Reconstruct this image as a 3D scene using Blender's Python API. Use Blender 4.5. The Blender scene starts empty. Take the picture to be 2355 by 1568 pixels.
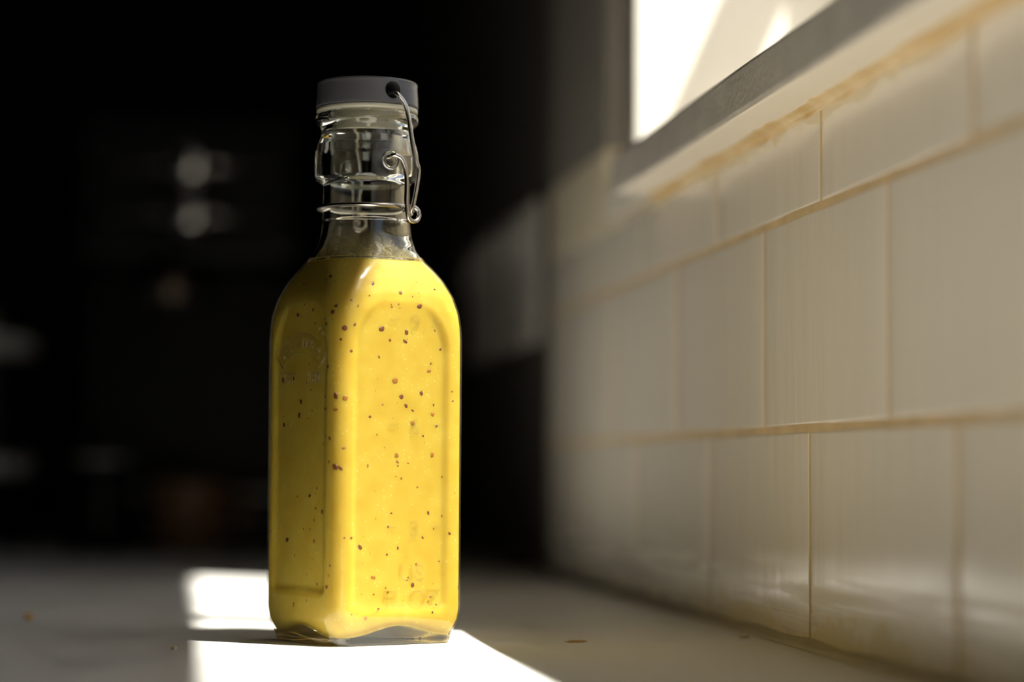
import bpy, bmesh, math, random
from mathutils import Vector, Matrix, noise

# ------------------------------------------------------------------ camera
sc = bpy.context.scene
COL = sc.collection
F_PX = 5400.0
YAW, PITCH, ROLL, CAM_H = math.radians(8.04), math.radians(3.14), math.radians(0.33), 0.0612
fw = Vector((math.sin(YAW) * math.cos(PITCH), math.cos(YAW) * math.cos(PITCH), math.sin(PITCH)))
r0 = Vector((math.cos(YAW), -math.sin(YAW), 0))
u0 = r0.cross(fw)
rr = r0 * math.cos(ROLL) + u0 * math.sin(ROLL)
uu = u0 * math.cos(ROLL) - r0 * math.sin(ROLL)
cam = bpy.data.cameras.new('camera')
cam.sensor_width = 36.0
cam.lens = F_PX / 2355.0 * 36.0
cam.clip_start, cam.clip_end = 0.01, 50
cam.dof.use_dof = True
cam.dof.focus_distance = 0.825
cam.dof.aperture_fstop = 3.7
camo = bpy.data.objects.new('camera', cam)
m = Matrix((rr, uu, -fw)).transposed().to_4x4()
m.translation = (0, 0, CAM_H)
camo.matrix_world = m
COL.objects.link(camo)
sc.camera = camo

# ------------------------------------------------------------------ light
SUN_DIR = Vector((-1.0, 0.81, -2.31)).normalized()      # the way the sunlight travels
world = bpy.data.worlds.new('sky'); sc.world = world; world.use_nodes = True
wn = world.node_tree.nodes; wl = world.node_tree.links
bg = wn['Background']
sky = wn.new('ShaderNodeTexSky'); sky.sky_type = 'NISHITA'; sky.sun_disc = False
sky.sun_elevation = math.radians(60); sky.sun_rotation = math.radians(130); sky.air_density = 1.0; sky.dust_density = 2.5
wl.new(sky.outputs[0], bg.inputs[0]); bg.inputs[1].default_value = 0.145
sl = bpy.data.lights.new('sun', 'SUN'); sl.energy = 24.5; sl.angle = math.radians(0.55); sl.color = (1.0, 0.93, 0.83)
so = bpy.data.objects.new('sun', sl); so.rotation_euler = SUN_DIR.to_track_quat('-Z', 'Y').to_euler(); so.location = (2, -1, 4)
COL.objects.link(so)
sc.view_settings.view_transform = 'Standard'; sc.view_settings.look = 'None'
sc.view_settings.gamma = 1.0; sc.view_settings.use_curve_mapping = False
sc.view_settings.exposure = 0.0
try:
    sc.cycles.use_denoising = True
    sc.cycles.max_bounces = 10; sc.cycles.diffuse_bounces = 4; sc.cycles.transparent_max_bounces = 14
    sc.cycles.use_adaptive_sampling = True; sc.cycles.adaptive_threshold = 0.04
    sc.cycles.transmission_bounces = 10; sc.cycles.glossy_bounces = 4
    sc.cycles.sample_clamp_indirect = 6.0
except Exception:
    pass

# ------------------------------------------------------------------ helpers
def link(o, parent=None):
    COL.objects.link(o)
    if parent is not None: o.parent = parent
    return o
def obj(name, bm, mat, parent=None, smooth=False):
    me = bpy.data.meshes.new(name)
    if smooth:
        for f in bm.faces: f.smooth = True
    bm.to_mesh(me); bm.free()
    for mm in (mat if isinstance(mat, (list, tuple)) else [mat]): me.materials.append(mm)
    return link(bpy.data.objects.new(name, me), parent)
def empty(name, loc=(0, 0, 0), rz=0, parent=None):
    o = bpy.data.objects.new(name, None); o.location = loc; o.rotation_euler = (0, 0, rz); o.empty_display_size = 0.02
    return link(o, parent)
def tag(o, label=None, cat=None, group=None, kind=None):
    for k, v in (('label', label), ('category', cat), ('group', group), ('kind', kind)):
        if v: o[k] = v
    return o
def box(bm, x0, x1, y0, y1, z0, z1, bev=0.0, seg=2):
    b2 = bmesh.new()
    bmesh.ops.create_cube(b2, size=1.0)
    for v in b2.verts:
        v.co = Vector((x0 + (v.co.x + .5) * (x1 - x0), y0 + (v.co.y + .5) * (y1 - y0), z0 + (v.co.z + .5) * (z1 - z0)))
    if bev > 0:
        bmesh.ops.bevel(b2, geom=list(b2.edges), offset=bev, segments=seg, profile=.5, affect='EDGES')
    merge(bm, b2); return bm
def merge(bm, b2):
    me = bpy.data.meshes.new('t'); b2.to_mesh(me); b2.free(); bm.from_mesh(me); bpy.data.meshes.remove(me)
def nb(): return bmesh.new()
def lathe(bm, prof, n=64, cap0=True, cap1=True, cx=0, cy=0):
    rings = []
    for r, z in prof:
        rings.append([bm.verts.new((cx + r * math.cos(2 * math.pi * i / n), cy + r * math.sin(2 * math.pi * i / n), z)) for i in range(n)])
    for a, b in zip(rings[:-1], rings[1:]):
        for i in range(n):
            bm.faces.new((a[i], a[(i + 1) % n], b[(i + 1) % n], b[i]))
    if cap0: bm.faces.new(rings[0][::-1])
    if cap1: bm.faces.new(rings[-1])
    return bm
def spline(pts, k=8):
    P = [Vector(p) for p in pts]; out = []
    for i in range(len(P) - 1):
        p0 = P[max(i - 1, 0)]; p1 = P[i]; p2 = P[i + 1]; p3 = P[min(i + 2, len(P) - 1)]
        for j in range(k):
            t = j / k
            out.append(.5 * ((2 * p1) + (p2 - p0) * t + (2 * p0 - 5 * p1 + 4 * p2 - p3) * t * t + (3 * p1 - p0 - 3 * p2 + p3) * t ** 3))
    out.append(P[-1]); return out
def tube(bm, pts, r, n=14, closed=False):
    pts = [Vector(p) for p in pts]; N = len(pts); rings = []; up = None
    for i in range(N):
        a = pts[(i - 1) % N] if (closed or i > 0) else pts[i]
        b = pts[(i + 1) % N] if (closed or i < N - 1) else pts[i]
        t = (b - a).normalized()
        if up is None: up = t.orthogonal().normalized()
        up = (up - t * up.dot(t)).normalized()
        s = t.cross(up)
        rings.append([bm.verts.new(pts[i] + r * (up * math.cos(2 * math.pi * k / n) + s * math.sin(2 * math.pi * k / n))) for k in range(n)])
    M = N if closed else N - 1
    for i in range(M):
        A = rings[i]; B = rings[(i + 1) % N]; off = 0
        if closed and i == N - 1:
            off = min(range(n), key=lambda q: (A[0].co - B[q].co).length)
        for k in range(n): bm.faces.new((A[k], A[(k + 1) % n], B[(k + 1 + off) % n], B[(k + off) % n]))
    if not closed:
        bm.faces.new(rings[0][::-1]); bm.faces.new(rings[-1])
    return bm
def sstep(a, b, x):
    t = min(1, max(0, (x - a) / (b - a))); return t * t * (3 - 2 * t)
def interp(tab, z):
    if z <= tab[0][0]: return tab[0][1:]
    for a, b in zip(tab[:-1], tab[1:]):
        if z <= b[0]:
            t = (z - a[0]) / (b[0] - a[0])
            return tuple(p + (q - p) * t for p, q in zip(a[1:], b[1:]))
    return tab[-1][1:]

# ------------------------------------------------------------------ materials
def mat(name):
    mm = bpy.data.materials.new(name); mm.use_nodes = True
    nt = mm.node_tree
    return mm, nt, nt.nodes['Principled BSDF']
def pbr(name, col, rough=.5, metal=0.0, spec=.5, var=0.0, scale=20, bump=0.0, bscale=60, coat=0.0):
    mm, nt, p = mat(name)
    p.inputs['Base Color'].default_value = (*col, 1); p.inputs['Roughness'].default_value = rough
    p.inputs['Metallic'].default_value = metal; p.inputs['Specular IOR Level'].default_value = spec
    p.inputs['Coat Weight'].default_value = coat
    tc = nt.nodes.new('ShaderNodeTexCoord')
    if var:
        n = nt.nodes.new('ShaderNodeTexNoise'); n.inputs['Scale'].default_value = scale; n.inputs['Detail'].default_value = 5
        nt.links.new(tc.outputs['Object'], n.inputs['Vector'])
        mx = nt.nodes.new('ShaderNodeMix'); mx.data_type = 'RGBA'
        mx.inputs[6].default_value = (*[c * (1 - var) for c in col], 1); mx.inputs[7].default_value = (*[min(1, c * (1 + var)) for c in col], 1)
        nt.links.new(n.outputs['Fac'], mx.inputs[0]); nt.links.new(mx.outputs[2], p.inputs['Base Color'])
    if bump:
        n2 = nt.nodes.new('ShaderNodeTexNoise'); n2.inputs['Scale'].default_value = bscale; n2.inputs['Detail'].default_value = 4
        nt.links.new(tc.outputs['Object'], n2.inputs['Vector'])
        b = nt.nodes.new('ShaderNodeBump'); b.inputs['Strength'].default_value = bump; b.inputs['Distance'].default_value = .001
        nt.links.new(n2.outputs['Fac'], b.inputs['Height']); nt.links.new(b.outputs[0], p.inputs['Normal'])
    return mm
def math_node(nt, op, a, b=None):
    n = nt.nodes.new('ShaderNodeMath'); n.operation = op
    for i, v in enumerate((a, b)):
        if v is None: continue
        if isinstance(v, (int, float)): n.inputs[i].default_value = v
        else: nt.links.new(v, n.inputs[i])
    return n.outputs[0]
def thin_glass(name, tint=(1, 1, 1), rough=.0, f0=.04):
    """clear sheet: reflects by the angle, lets the rest through"""
    mm = bpy.data.materials.new(name); mm.use_nodes = True; nt = mm.node_tree; nt.nodes.clear()
    out = nt.nodes.new('ShaderNodeOutputMaterial'); mix = nt.nodes.new('ShaderNodeMixShader')
    tr = nt.nodes.new('ShaderNodeBsdfTransparent'); tr.inputs[0].default_value = (*tint, 1)
    gl = nt.nodes.new('ShaderNodeBsdfGlossy'); gl.inputs['Roughness'].default_value = rough
    lw = nt.nodes.new('ShaderNodeLayerWeight'); lw.inputs[0].default_value = .5
    p5 = math_node(nt, 'POWER', lw.outputs['Facing'], 5.0)
    fac = math_node(nt, 'ADD', math_node(nt, 'MULTIPLY', p5, 1 - f0), f0)
    nt.links.new(fac, mix.inputs[0]); nt.links.new(tr.outputs[0], mix.inputs[1]); nt.links.new(gl.outputs[0], mix.inputs[2])
    nt.links.new(mix.outputs[0], out.inputs[0]); return mm
def solid_glass(name, col=(1, 1, 1), rough=0.0):
    mm = bpy.data.materials.new(name); mm.use_nodes = True; nt = mm.node_tree; nt.nodes.clear()
    out = nt.nodes.new('ShaderNodeOutputMaterial'); g = nt.nodes.new('ShaderNodeBsdfGlass')
    g.inputs['Color'].default_value = (*col, 1); g.inputs['Roughness'].default_value = rough; g.inputs['IOR'].default_value = 1.5
    nt.links.new(g.outputs[0], out.inputs[0]); return mm

M = {}
M['plaster'] = pbr('white_plaster', (.74, .71, .66), .7, var=.05, scale=9, bump=.15, bscale=90)
M['sill'] = pbr('white_sill_paint', (.87, .80, .68), .5, var=.05, scale=25, bump=.12, bscale=160)
M['sill_edge'] = pbr('worn_shaded_edge', (.50, .465, .41), .6, var=.22, scale=60, bump=.5, bscale=420)  # pits are wear; the grey puts the front's shade into the colour
M['plate'] = pbr('pale_socket_plate', (.82, .76, .68), .4)
M['umber'] = pbr('umber_light_falloff', (.085, .074, .062), .7, var=.08, scale=7)  # darkest step of the light falloff, put into the wall colour
M['taupe'] = pbr('taupe_light_falloff', (.27, .245, .21), .7, var=.08, scale=7, bump=.1, bscale=90)  # first step of the light falloff, put into the wall colour
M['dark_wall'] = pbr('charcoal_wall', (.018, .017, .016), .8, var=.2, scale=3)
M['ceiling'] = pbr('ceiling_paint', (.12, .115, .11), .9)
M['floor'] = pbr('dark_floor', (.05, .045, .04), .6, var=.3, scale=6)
M['grout'] = pbr('tan_grout', (.60, .44, .24), .9, var=.28, scale=60, bump=.5, bscale=900)
M['black_gloss'] = pbr('black_gloss', (.003, .003, .003), .35, spec=.2)
M['bronze'] = pbr('dull_bronze', (.30, .22, .16), .4, .5)
M['black_matt'] = pbr('black_matt', (.012, .011, .01), .6)
M['chrome'] = pbr('polished_chrome', (.92, .88, .84), .16, 1.0)
M['steel'] = pbr('bright_steel_wire', (.62, .58, .53), .17, 1.0, var=.12, scale=900)
M['brushed'] = pbr('brushed_plate', (.66, .62, .56), .32, .3)
M['cap'] = pbr('grey_cap_plastic', (.105, .102, .108), .42, var=.12, scale=300, bump=.06, bscale=1500)
M['frame'] = pbr('white_window_frame', (.75, .73, .69), .4)
M['thin'] = thin_glass('bottle_wall_glass', (.985, .985, .955), .155)
M['relief'] = thin_glass('relief_glass', (1, 1, .99), .03, .05)
M['pane'] = thin_glass('window_glass', (.97, .985, .98), 0.0)
M['glass'] = solid_glass('bottle_clear_glass', (.98, .985, .965))
M['crumb'] = pbr('yellow_crumb', (.62, .38, .08), .7)
M['splinter'] = pbr('tan_splinter', (.62, .42, .2), .7)
M['flake'] = pbr('pale_flake', (.75, .66, .48), .7)
M['fleck'] = pbr('mustard_seed_husk', (.105, .028, .004), .5, var=.5, scale=700)
M['pale_fleck'] = pbr('pale_mustard_bit', (.22, .085, .006), .5, var=.3, scale=700)

# gasket: cloudy silicone
mm, nt, p = mat('cloudy_silicone'); M['gasket'] = mm
p.inputs['Base Color'].default_value = (.66, .62, .48, 1); p.inputs['Roughness'].default_value = .4
p.inputs['Subsurface Weight'].default_value = .5; p.inputs['Subsurface Radius'].default_value = (.003, .0028, .002); p.inputs['Subsurface Scale'].default_value = 1.0

# worktop: pale grey laminate with dried wipe marks
mm, nt, p = mat('grey_worktop_laminate'); M['worktop'] = mm
tc = nt.nodes.new('ShaderNodeTexCoord'); mp = nt.nodes.new('ShaderNodeMapping'); mp.inputs['Scale'].default_value = (14, 5, 10); mp.inputs['Rotation'].default_value = (0, 0, .5)
nt.links.new(tc.outputs['Object'], mp.inputs[0])
n1 = nt.nodes.new('ShaderNodeTexNoise'); n1.inputs['Scale'].default_value = 1.6; n1.inputs['Detail'].default_value = 6; n1.inputs['Distortion'].default_value = 1.2
nt.links.new(mp.outputs[0], n1.inputs['Vector'])
cr = nt.nodes.new('ShaderNodeValToRGB'); cr.color_ramp.elements[0].position = .35; cr.color_ramp.elements[1].position = .7
cr.color_ramp.elements[0].color = (.74, .73, .71, 1); cr.color_ramp.elements[1].color = (.80, .79, .77, 1)
nt.links.new(n1.outputs['Fac'], cr.inputs[0]); nt.links.new(cr.outputs[0], p.inputs['Base Color'])
rm = nt.nodes.new('ShaderNodeMapRange'); rm.inputs[1].default_value = .3; rm.inputs[2].default_value = .75; rm.inputs[3].default_value = .30; rm.inputs[4].default_value = .50
nt.links.new(n1.outputs['Fac'], rm.inputs[0]); nt.links.new(rm.outputs[0], p.inputs['Roughness'])
n3 = nt.nodes.new('ShaderNodeTexNoise'); n3.inputs['Scale'].default_value = 700; nt.links.new(tc.outputs['Object'], n3.inputs['Vector'])
bp = nt.nodes.new('ShaderNodeBump'); bp.inputs['Strength'].default_value = .05; bp.inputs['Distance'].default_value = .0005
nt.links.new(n3.outputs['Fac'], bp.inputs['Height']); nt.links.new(bp.outputs[0], p.inputs['Normal'])

# glazed tile: off-white glaze with a slow ripple, dried grout smears
mm, nt, p = mat('off_white_tile_glaze'); M['tile'] = mm
tc = nt.nodes.new('ShaderNodeTexCoord'); geo = nt.nodes.new('ShaderNodeNewGeometry')
mp = nt.nodes.new('ShaderNodeMapping'); mp.inputs['Scale'].default_value = (1, 90, 14)
nt.links.new(geo.outputs['Position'], mp.inputs[0])
n1 = nt.nodes.new('ShaderNodeTexNoise'); n1.inputs['Scale'].default_value = 1.0; n1.inputs['Detail'].default_value = 2.5
nt.links.new(mp.outputs[0], n1.inputs['Vector'])
n2 = nt.nodes.new('ShaderNodeTexNoise'); n2.inputs['Scale'].default_value = 42; n2.inputs['Detail'].default_value = 4; n2.inputs['Distortion'].default_value = .3
nt.links.new(geo.outputs['Position'], n2.inputs['Vector'])
# dried smear of grout along the foot of the wall and under the sill, ragged edge
sx = nt.nodes.new('ShaderNodeSeparateXYZ'); nt.links.new(geo.outputs['Position'], sx.inputs[0])
foot = nt.nodes.new('ShaderNodeMapRange'); foot.inputs[1].default_value = .020; foot.inputs[2].default_value = .002; foot.inputs[3].default_value = 0; foot.inputs[4].default_value = .42
nt.links.new(sx.outputs[2], foot.inputs[0])
top = nt.nodes.new('ShaderNodeMapRange'); top.inputs[1].default_value = .178; top.inputs[2].default_value = .186; top.inputs[3].default_value = 0; top.inputs[4].default_value = .5
nt.links.new(sx.outputs[2], top.inputs[0])
both = math_node(nt, 'MAXIMUM', foot.outputs[0], top.outputs[0])
sm = math_node(nt, 'GREATER_THAN', math_node(nt, 'ADD', n2.outputs['Fac'], both), .80)
mx = nt.nodes.new('ShaderNodeMix'); mx.data_type = 'RGBA'
mx.inputs[6].default_value = (.86, .785, .665, 1); mx.inputs[7].default_value = (.80, .70, .50, 1)
nt.links.new(math_node(nt, 'MULTIPLY', sm, .8), mx.inputs[0]); nt.links.new(mx.outputs[2], p.inputs['Base Color'])
mp3 = nt.nodes.new('ShaderNodeMapping'); mp3.inputs['Scale'].default_value = (1, 7, 210); mp3.inputs['Rotation'].default_value = (.12, 0, 0)
nt.links.new(geo.outputs['Position'], mp3.inputs[0])
n4 = nt.nodes.new('ShaderNodeTexNoise'); n4.inputs['Scale'].default_value = 1.0; n4.inputs['Detail'].default_value = 5; n4.inputs['Distortion'].default_value = .6; nt.links.new(mp3.outputs[0], n4.inputs['Vector'])
haze = nt.nodes.new('ShaderNodeMapRange'); haze.inputs[1].default_value = .034; haze.inputs[2].default_value = .012; haze.inputs[3].default_value = 0; haze.inputs[4].default_value = 1.0
nt.links.new(sx.outputs[2], haze.inputs[0])
hz = math_node(nt, 'MULTIPLY', haze.outputs[0], math_node(nt, 'MULTIPLY', math_node(nt, 'SUBTRACT', n4.outputs['Fac'], .40), 1.6))
rg = math_node(nt, 'ADD', math_node(nt, 'ADD', math_node(nt, 'MULTIPLY', sm, .35), .17), math_node(nt, 'MAXIMUM', hz, 0.0))
nt.links.new(rg, p.inputs['Roughness']); p.inputs['Specular IOR Level'].default_value = .45
bp = nt.nodes.new('ShaderNodeBump'); bp.inputs['Strength'].default_value = .35; bp.inputs['Distance'].default_value = .0009
nt.links.new(n1.outputs['Fac'], bp.inputs['Height']); nt.links.new(bp.outputs[0], p.inputs['Normal'])

# sealant beads
mm, nt, p = mat('yellowed_sealant'); M['bead'] = mm
n1 = nt.nodes.new('ShaderNodeTexNoise'); n1.inputs['Scale'].default_value = 40; n1.inputs['Detail'].default_value = 5
tc = nt.nodes.new('ShaderNodeTexCoord'); nt.links.new(tc.outputs['Object'], n1.inputs['Vector'])
cr = nt.nodes.new('ShaderNodeValToRGB'); cr.color_ramp.elements[0].color = (.60, .38, .12, 1); cr.color_ramp.elements[1].color = (.78, .60, .34, 1)
cr.color_ramp.elements[0].position = .35; cr.color_ramp.elements[1].position = .65
nt.links.new(n1.outputs['Fac'], cr.inputs[0]); nt.links.new(cr.outputs[0], p.inputs['Base Color']); p.inputs['Roughness'].default_value = .45
M['clear_bead'] = pbr('dull_clear_sealant', (.70, .63, .50), .25, var=.15, scale=50)

# dressing: cloudy yellow emulsion
mm, nt, p = mat('mustard_dressing'); M['dressing'] = mm
tc = nt.nodes.new('ShaderNodeTexCoord')
n1 = nt.nodes.new('ShaderNodeTexNoise'); n1.inputs['Scale'].default_value = 130; n1.inputs['Detail'].default_value = 5; nt.links.new(tc.outputs['Object'], n1.inputs['Vector'])
v1 = nt.nodes.new('ShaderNodeTexVoronoi'); v1.inputs['Scale'].default_value = 620; nt.links.new(tc.outputs['Object'], v1.inputs['Vector'])
cr = nt.nodes.new('ShaderNodeValToRGB'); cr.color_ramp.elements[0].position = .3; cr.color_ramp.elements[1].position = .72
cr.color_ramp.elements[0].color = (.362, .246, .023, 1); cr.color_ramp.elements[1].color = (.400, .298, .040, 1)
nt.links.new(n1.outputs['Fac'], cr.inputs[0])
dot = math_node(nt, 'LESS_THAN', v1.outputs['Distance'], .16)
keep = math_node(nt, 'GREATER_THAN', n1.outputs['Fac'], .52)
mx = nt.nodes.new('ShaderNodeMix'); mx.data_type = 'RGBA'; mx.inputs[7].default_value = (.50, .42, .16, 1)
nt.links.new(math_node(nt, 'MULTIPLY', math_node(nt, 'MULTIPLY', dot, keep), .7), mx.inputs[0]); nt.links.new(cr.outputs[0], mx.inputs[6])
nt.links.new(mx.outputs[2], p.inputs['Base Color']); p.inputs['Roughness'].default_value = .6; p.inputs['Specular IOR Level'].default_value = .15
p.inputs['Subsurface Weight'].default_value = .9; p.inputs['Subsurface Radius'].default_value = (.0090, .0062, .0016); p.inputs['Subsurface Scale'].default_value = 1.0

# greasy film left on the inside of the neck
mm = bpy.data.materials.new('oily_residue'); mm.use_nodes = True; nt = mm.node_tree; nt.nodes.clear(); M['film'] = mm
out = nt.nodes.new('ShaderNodeOutputMaterial'); mix = nt.nodes.new('ShaderNodeMixShader'); tr = nt.nodes.new('ShaderNodeBsdfTransparent'); df = nt.nodes.new('ShaderNodeBsdfPrincipled')
df.inputs['Base Color'].default_value = (.50, .42, .20, 1); df.inputs['Roughness'].default_value = .3
tc = nt.nodes.new('ShaderNodeTexCoord'); n1 = nt.nodes.new('ShaderNodeTexNoise'); n1.inputs['Scale'].default_value = 260; n1.inputs['Detail'].default_value = 8
nt.links.new(tc.outputs['Object'], n1.inputs['Vector'])
n2 = nt.nodes.new('ShaderNodeTexNoise'); n2.inputs['Scale'].default_value = 1300; n2.inputs['Detail'].default_value = 2; nt.links.new(tc.outputs['Object'], n2.inputs['Vector'])
sx = nt.nodes.new('ShaderNodeSeparateXYZ'); nt.links.new(tc.outputs['Object'], sx.inputs[0])
gz = nt.nodes.new('ShaderNodeMapRange'); gz.inputs[1].default_value = .1345; gz.inputs[2].default_value = .1465; gz.inputs[3].default_value = 1.0; gz.inputs[4].default_value = .12
nt.links.new(sx.outputs[2], gz.inputs[0])
ms = math_node(nt, 'MULTIPLY', math_node(nt, 'MULTIPLY', n1.outputs['Fac'], n2.outputs['Fac']), 2.6)
fc = math_node(nt, 'MULTIPLY', ms, gz.outputs[0]); cl = nt.nodes.new('ShaderNodeClamp'); nt.links.new(fc, cl.inputs[0])
nt.links.new(cl.outputs[0], mix.inputs[0]); nt.links.new(tr.outputs[0], mix.inputs[1]); nt.links.new(df.outputs[0], mix.inputs[2]); nt.links.new(mix.outputs[0], out.inputs[0])

# ------------------------------------------------------------------ the room
W_TILE, W_PLASTER, W_OUT = .2165, .2275, .4775
OY0, OY1, OZ0, OZ1 = -.30, 1.160, .203, 1.081            # the window opening
YB0, YB1 = -2.4, 3.3                                    # room along y
bm = nb()
box(bm, W_PLASTER, W_OUT, YB0, YB1, -.9, OZ0)           # under the window
box(bm, W_PLASTER, W_OUT, OY1, YB1, OZ0, 1.6)           # beyond it
box(bm, W_PLASTER, W_OUT, YB0, OY0, OZ0, 1.6)           # before it
box(bm, W_PLASTER, W_OUT, OY0, OY1, OZ1, 1.6)           # above it
wall_right = tag(obj('wall_right', bm, M['plaster']), 'white plaster wall with a window and a tiled splashback', 'wall', kind='structure')
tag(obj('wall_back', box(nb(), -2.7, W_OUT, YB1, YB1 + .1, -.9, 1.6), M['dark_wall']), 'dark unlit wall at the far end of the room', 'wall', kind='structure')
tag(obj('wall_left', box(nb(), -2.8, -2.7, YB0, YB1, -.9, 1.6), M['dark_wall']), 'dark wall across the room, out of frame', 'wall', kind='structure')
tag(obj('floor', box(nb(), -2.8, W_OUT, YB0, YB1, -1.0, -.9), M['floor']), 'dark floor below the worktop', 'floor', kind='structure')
tag(obj('ceiling', box(nb(), -2.8, W_OUT, YB0, YB1 + .1, 1.6, 1.7), M['ceiling']), 'plain ceiling out of frame', 'ceiling', kind='structure')
tag(obj('wall_front', box(nb(), -2.8, W_OUT, YB0 - .1, YB0, -.9, 1.6), M['ceiling']), 'wall behind the camera', 'wall', kind='structure')

bm = nb(); box(bm, W_PLASTER - .0004, W_PLASTER + .0001, OY1 + .0004, 1.1895, OZ0 + .001, 1.6); box(bm, W_TILE + .0006, W_PLASTER - .0002, 1.190, 1.3735, 3 * .0763 - .0005, 1.6)  # wall tones darken past the window in place of fading light
obj('darkened_panel', bm, M['taupe'], wall_right)['label'] = 'wall face beyond the window, taupe standing in for fading light'
obj('darkened_panel', box(nb(), W_TILE + .0006, W_PLASTER - .0002, 1.374, YB1, .0005, 1.6), M['umber'], wall_right)['label'] = 'wall face beyond the tiles, dark brown standing in for fading light'
# grout bed, then every tile on its own
GX = W_TILE + .00028
obj('grout_bed', box(nb(), GX, W_PLASTER + .001, -.35, 1.3735, 0, .188), M['grout'], wall_right)
obj('grout_bed', box(nb(), GX, W_PLASTER + .001, 1.1935, 1.3735, .188, 3 * .0763 - .002), M['grout'], wall_right)
RP, TP, GAP = .0763, .1557, .0023
rnd = random.Random(4)
def make_tile(y0, y1, z0, z1, cut_top=False):
    """cushion edged tile, outline a little uneven"""
    nu, nv = 20, 12
    e = .0013
    us = [0, .0004, .0009, e] + [e + (y1 - y0 - 2 * e) * i / 8 for i in range(1, 8)] + [y1 - y0 - e, y1 - y0 - .0009, y1 - y0 - .0004, y1 - y0]
    h = z1 - z0
    vs = [0, .0004, .0009, e] + [e + (h - 2 * e) * i / 5 for i in range(1, 5)] + [h - e, h - .0009, h - .0004, h]
    tx, tz = rnd.uniform(-.0003, .0003), rnd.uniform(-.0003, .0003); sd = rnd.uniform(0, 90)
    bm = nb(); g = []
    for v in vs:
        row = []
        for u in us:
            d = min(u, y1 - y0 - u, v, h - v)
            t = min(1, d / e); drop = .0008 * (1 - math.sqrt(max(0, 1 - (1 - t) ** 2)))
            edge = 1 - min(1, d / .004)
            yy = y0 + u + edge * .00035 * noise.noise(Vector((sd, v * 220, u * 40)))
            zz = z0 + v + edge * .00040 * noise.noise(Vector((u * 200, sd, v * 40)))
            xx = W_TILE + drop + tx * (u / (y1 - y0) - .5) + tz * (v / h - .5) + .00018 * noise.noise(Vector((sd, u * 45, v * 30)))
            row.append(bm.verts.new((xx, yy, zz)))
        g.append(row)
    for j in range(len(vs) - 1):
        for i in range(len(us) - 1):
            bm.faces.new((g[j][i], g[j + 1][i], g[j + 1][i + 1], g[j][i + 1]))
    rim = g[0] + [r[-1] for r in g[1:]] + g[-1][-2::-1] + [r[0] for r in g[-2:0:-1]]
    back = [bm.verts.new((W_PLASTER - .0005, v.co.y, v.co.z)) for v in rim]
    for i in range(len(rim)):
        k = (i + 1) % len(rim); bm.faces.new((rim[i], rim[k], back[k], back[i]))
    bm.faces.new(back)
    return obj('tile', bm, M['tile'], wall_right, smooth=True)
def tile_row(z0, z1, joint, ylo, yhi):
    k = math.floor((ylo - joint) / TP)
    while joint + k * TP < yhi:
        a = max(ylo, joint + k * TP + GAP / 2); b = min(yhi, joint + (k + 1) * TP - GAP / 2)
        if b - a > .012: make_tile(a, b, z0, z1)
        k += 1
tile_row(.0012, RP - GAP / 2, .793, .28, 1.373)
tile_row(RP + GAP / 2, 2 * RP - GAP / 2, .8572, .28, 1.373)
tile_row(2 * RP + GAP / 2, .1872, .7784, .28, 1.190)
tile_row(2 * RP + GAP / 2, 3 * RP - GAP / 2, .7784, 1.1925, 1.373)

# sill board: overhang, flush end by the far reveal, worn front edge with its shade put into the grey
bm = nb(); box(bm, .1962, .345, -.45, 1.0555, .1880, .2040, .0010, 2)
sill = tag(obj('trim_1', bm, M['sill']), 'cream painted window sill board with a worn front edge greyed for shade', 'window sill', kind='structure')
obj('sill_front_edge', box(nb(), .1945, .1962, -.45, 1.0556, .18795, .20405, .0012, 2), M['sill_edge'], sill)
obj('sill_end', box(nb(), W_TILE - .0008, .345, 1.0557, 1.1885, .1880, .2035, .0008, 1), M['sill'], sill)

# sealant under the sill: a hand smoothed bead
def bead(name, y0, y1, f, mt, n=900):
    bm = nb(); g = []
    for i in range(n + 1):
        y = y0 + (y1 - y0) * i / n
        g.append([bm.verts.new(p) for p in f(y)])
    for a, b in zip(g[:-1], g[1:]):
        for k in range(len(a)):
            k2 = (k + 1) % len(a); bm.faces.new((a[k], a[k2], b[k2], b[k]))
    bm.faces.new(g[0][::-1]); bm.faces.new(g[-1]); bmesh.ops.recalc_face_normals(bm, faces=bm.faces)
    return obj(name, bm, mt, smooth=True)
def f_sill(y):
    w = .0050 + .0020 * noise.noise(Vector((y * 22, 3, 1))) + .0008 * noise.noise(Vector((y * 90, 3, 1)))
    d = .0030 + .0016 * noise.noise(Vector((y * 30, 9, 1)))
    pts = [(W_TILE + .004, y, .1895), (W_TILE - w, y, .1895), (W_TILE - w, y, .1879)]
    for k in range(1, 5):
        a = k / 5; pts.append((W_TILE - w * (1 - a) ** 1.6, y, .1879 - d * a ** 1.6))
    pts += [(W_TILE - .0001, y, .1879 - d), (W_TILE + .004, y, .1879 - d)]
    return pts
tag(bead('trim_2', -.3, 1.058, f_sill, M['bead']), 'yellowed sealant bead between the tiles and the sill', 'sealant', kind='structure')
def f_foot(y):
    w = .0040 + .0010 * noise.noise(Vector((y * 18, 1, 7))); d = .0034 + .0010 * noise.noise(Vector((y * 26, 5, 2)))
    pts = [(W_TILE + .004, y, -.001), (W_TILE - w, y, -.001), (W_TILE - w, y, .0001)]
    for k in range(1, 5):
        a = k / 5; pts.append((W_TILE - w * (1 - a) ** 1.7, y, .0001 + d * a ** 1.7))
    pts += [(W_TILE - .0001, y, d), (W_TILE + .004, y, d)]
    return pts
tag(bead('trim_3', .2, 2.19, f_foot, M['clear_bead']), 'dull clear sealant along the foot of the tiles', 'sealant', kind='structure')

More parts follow.
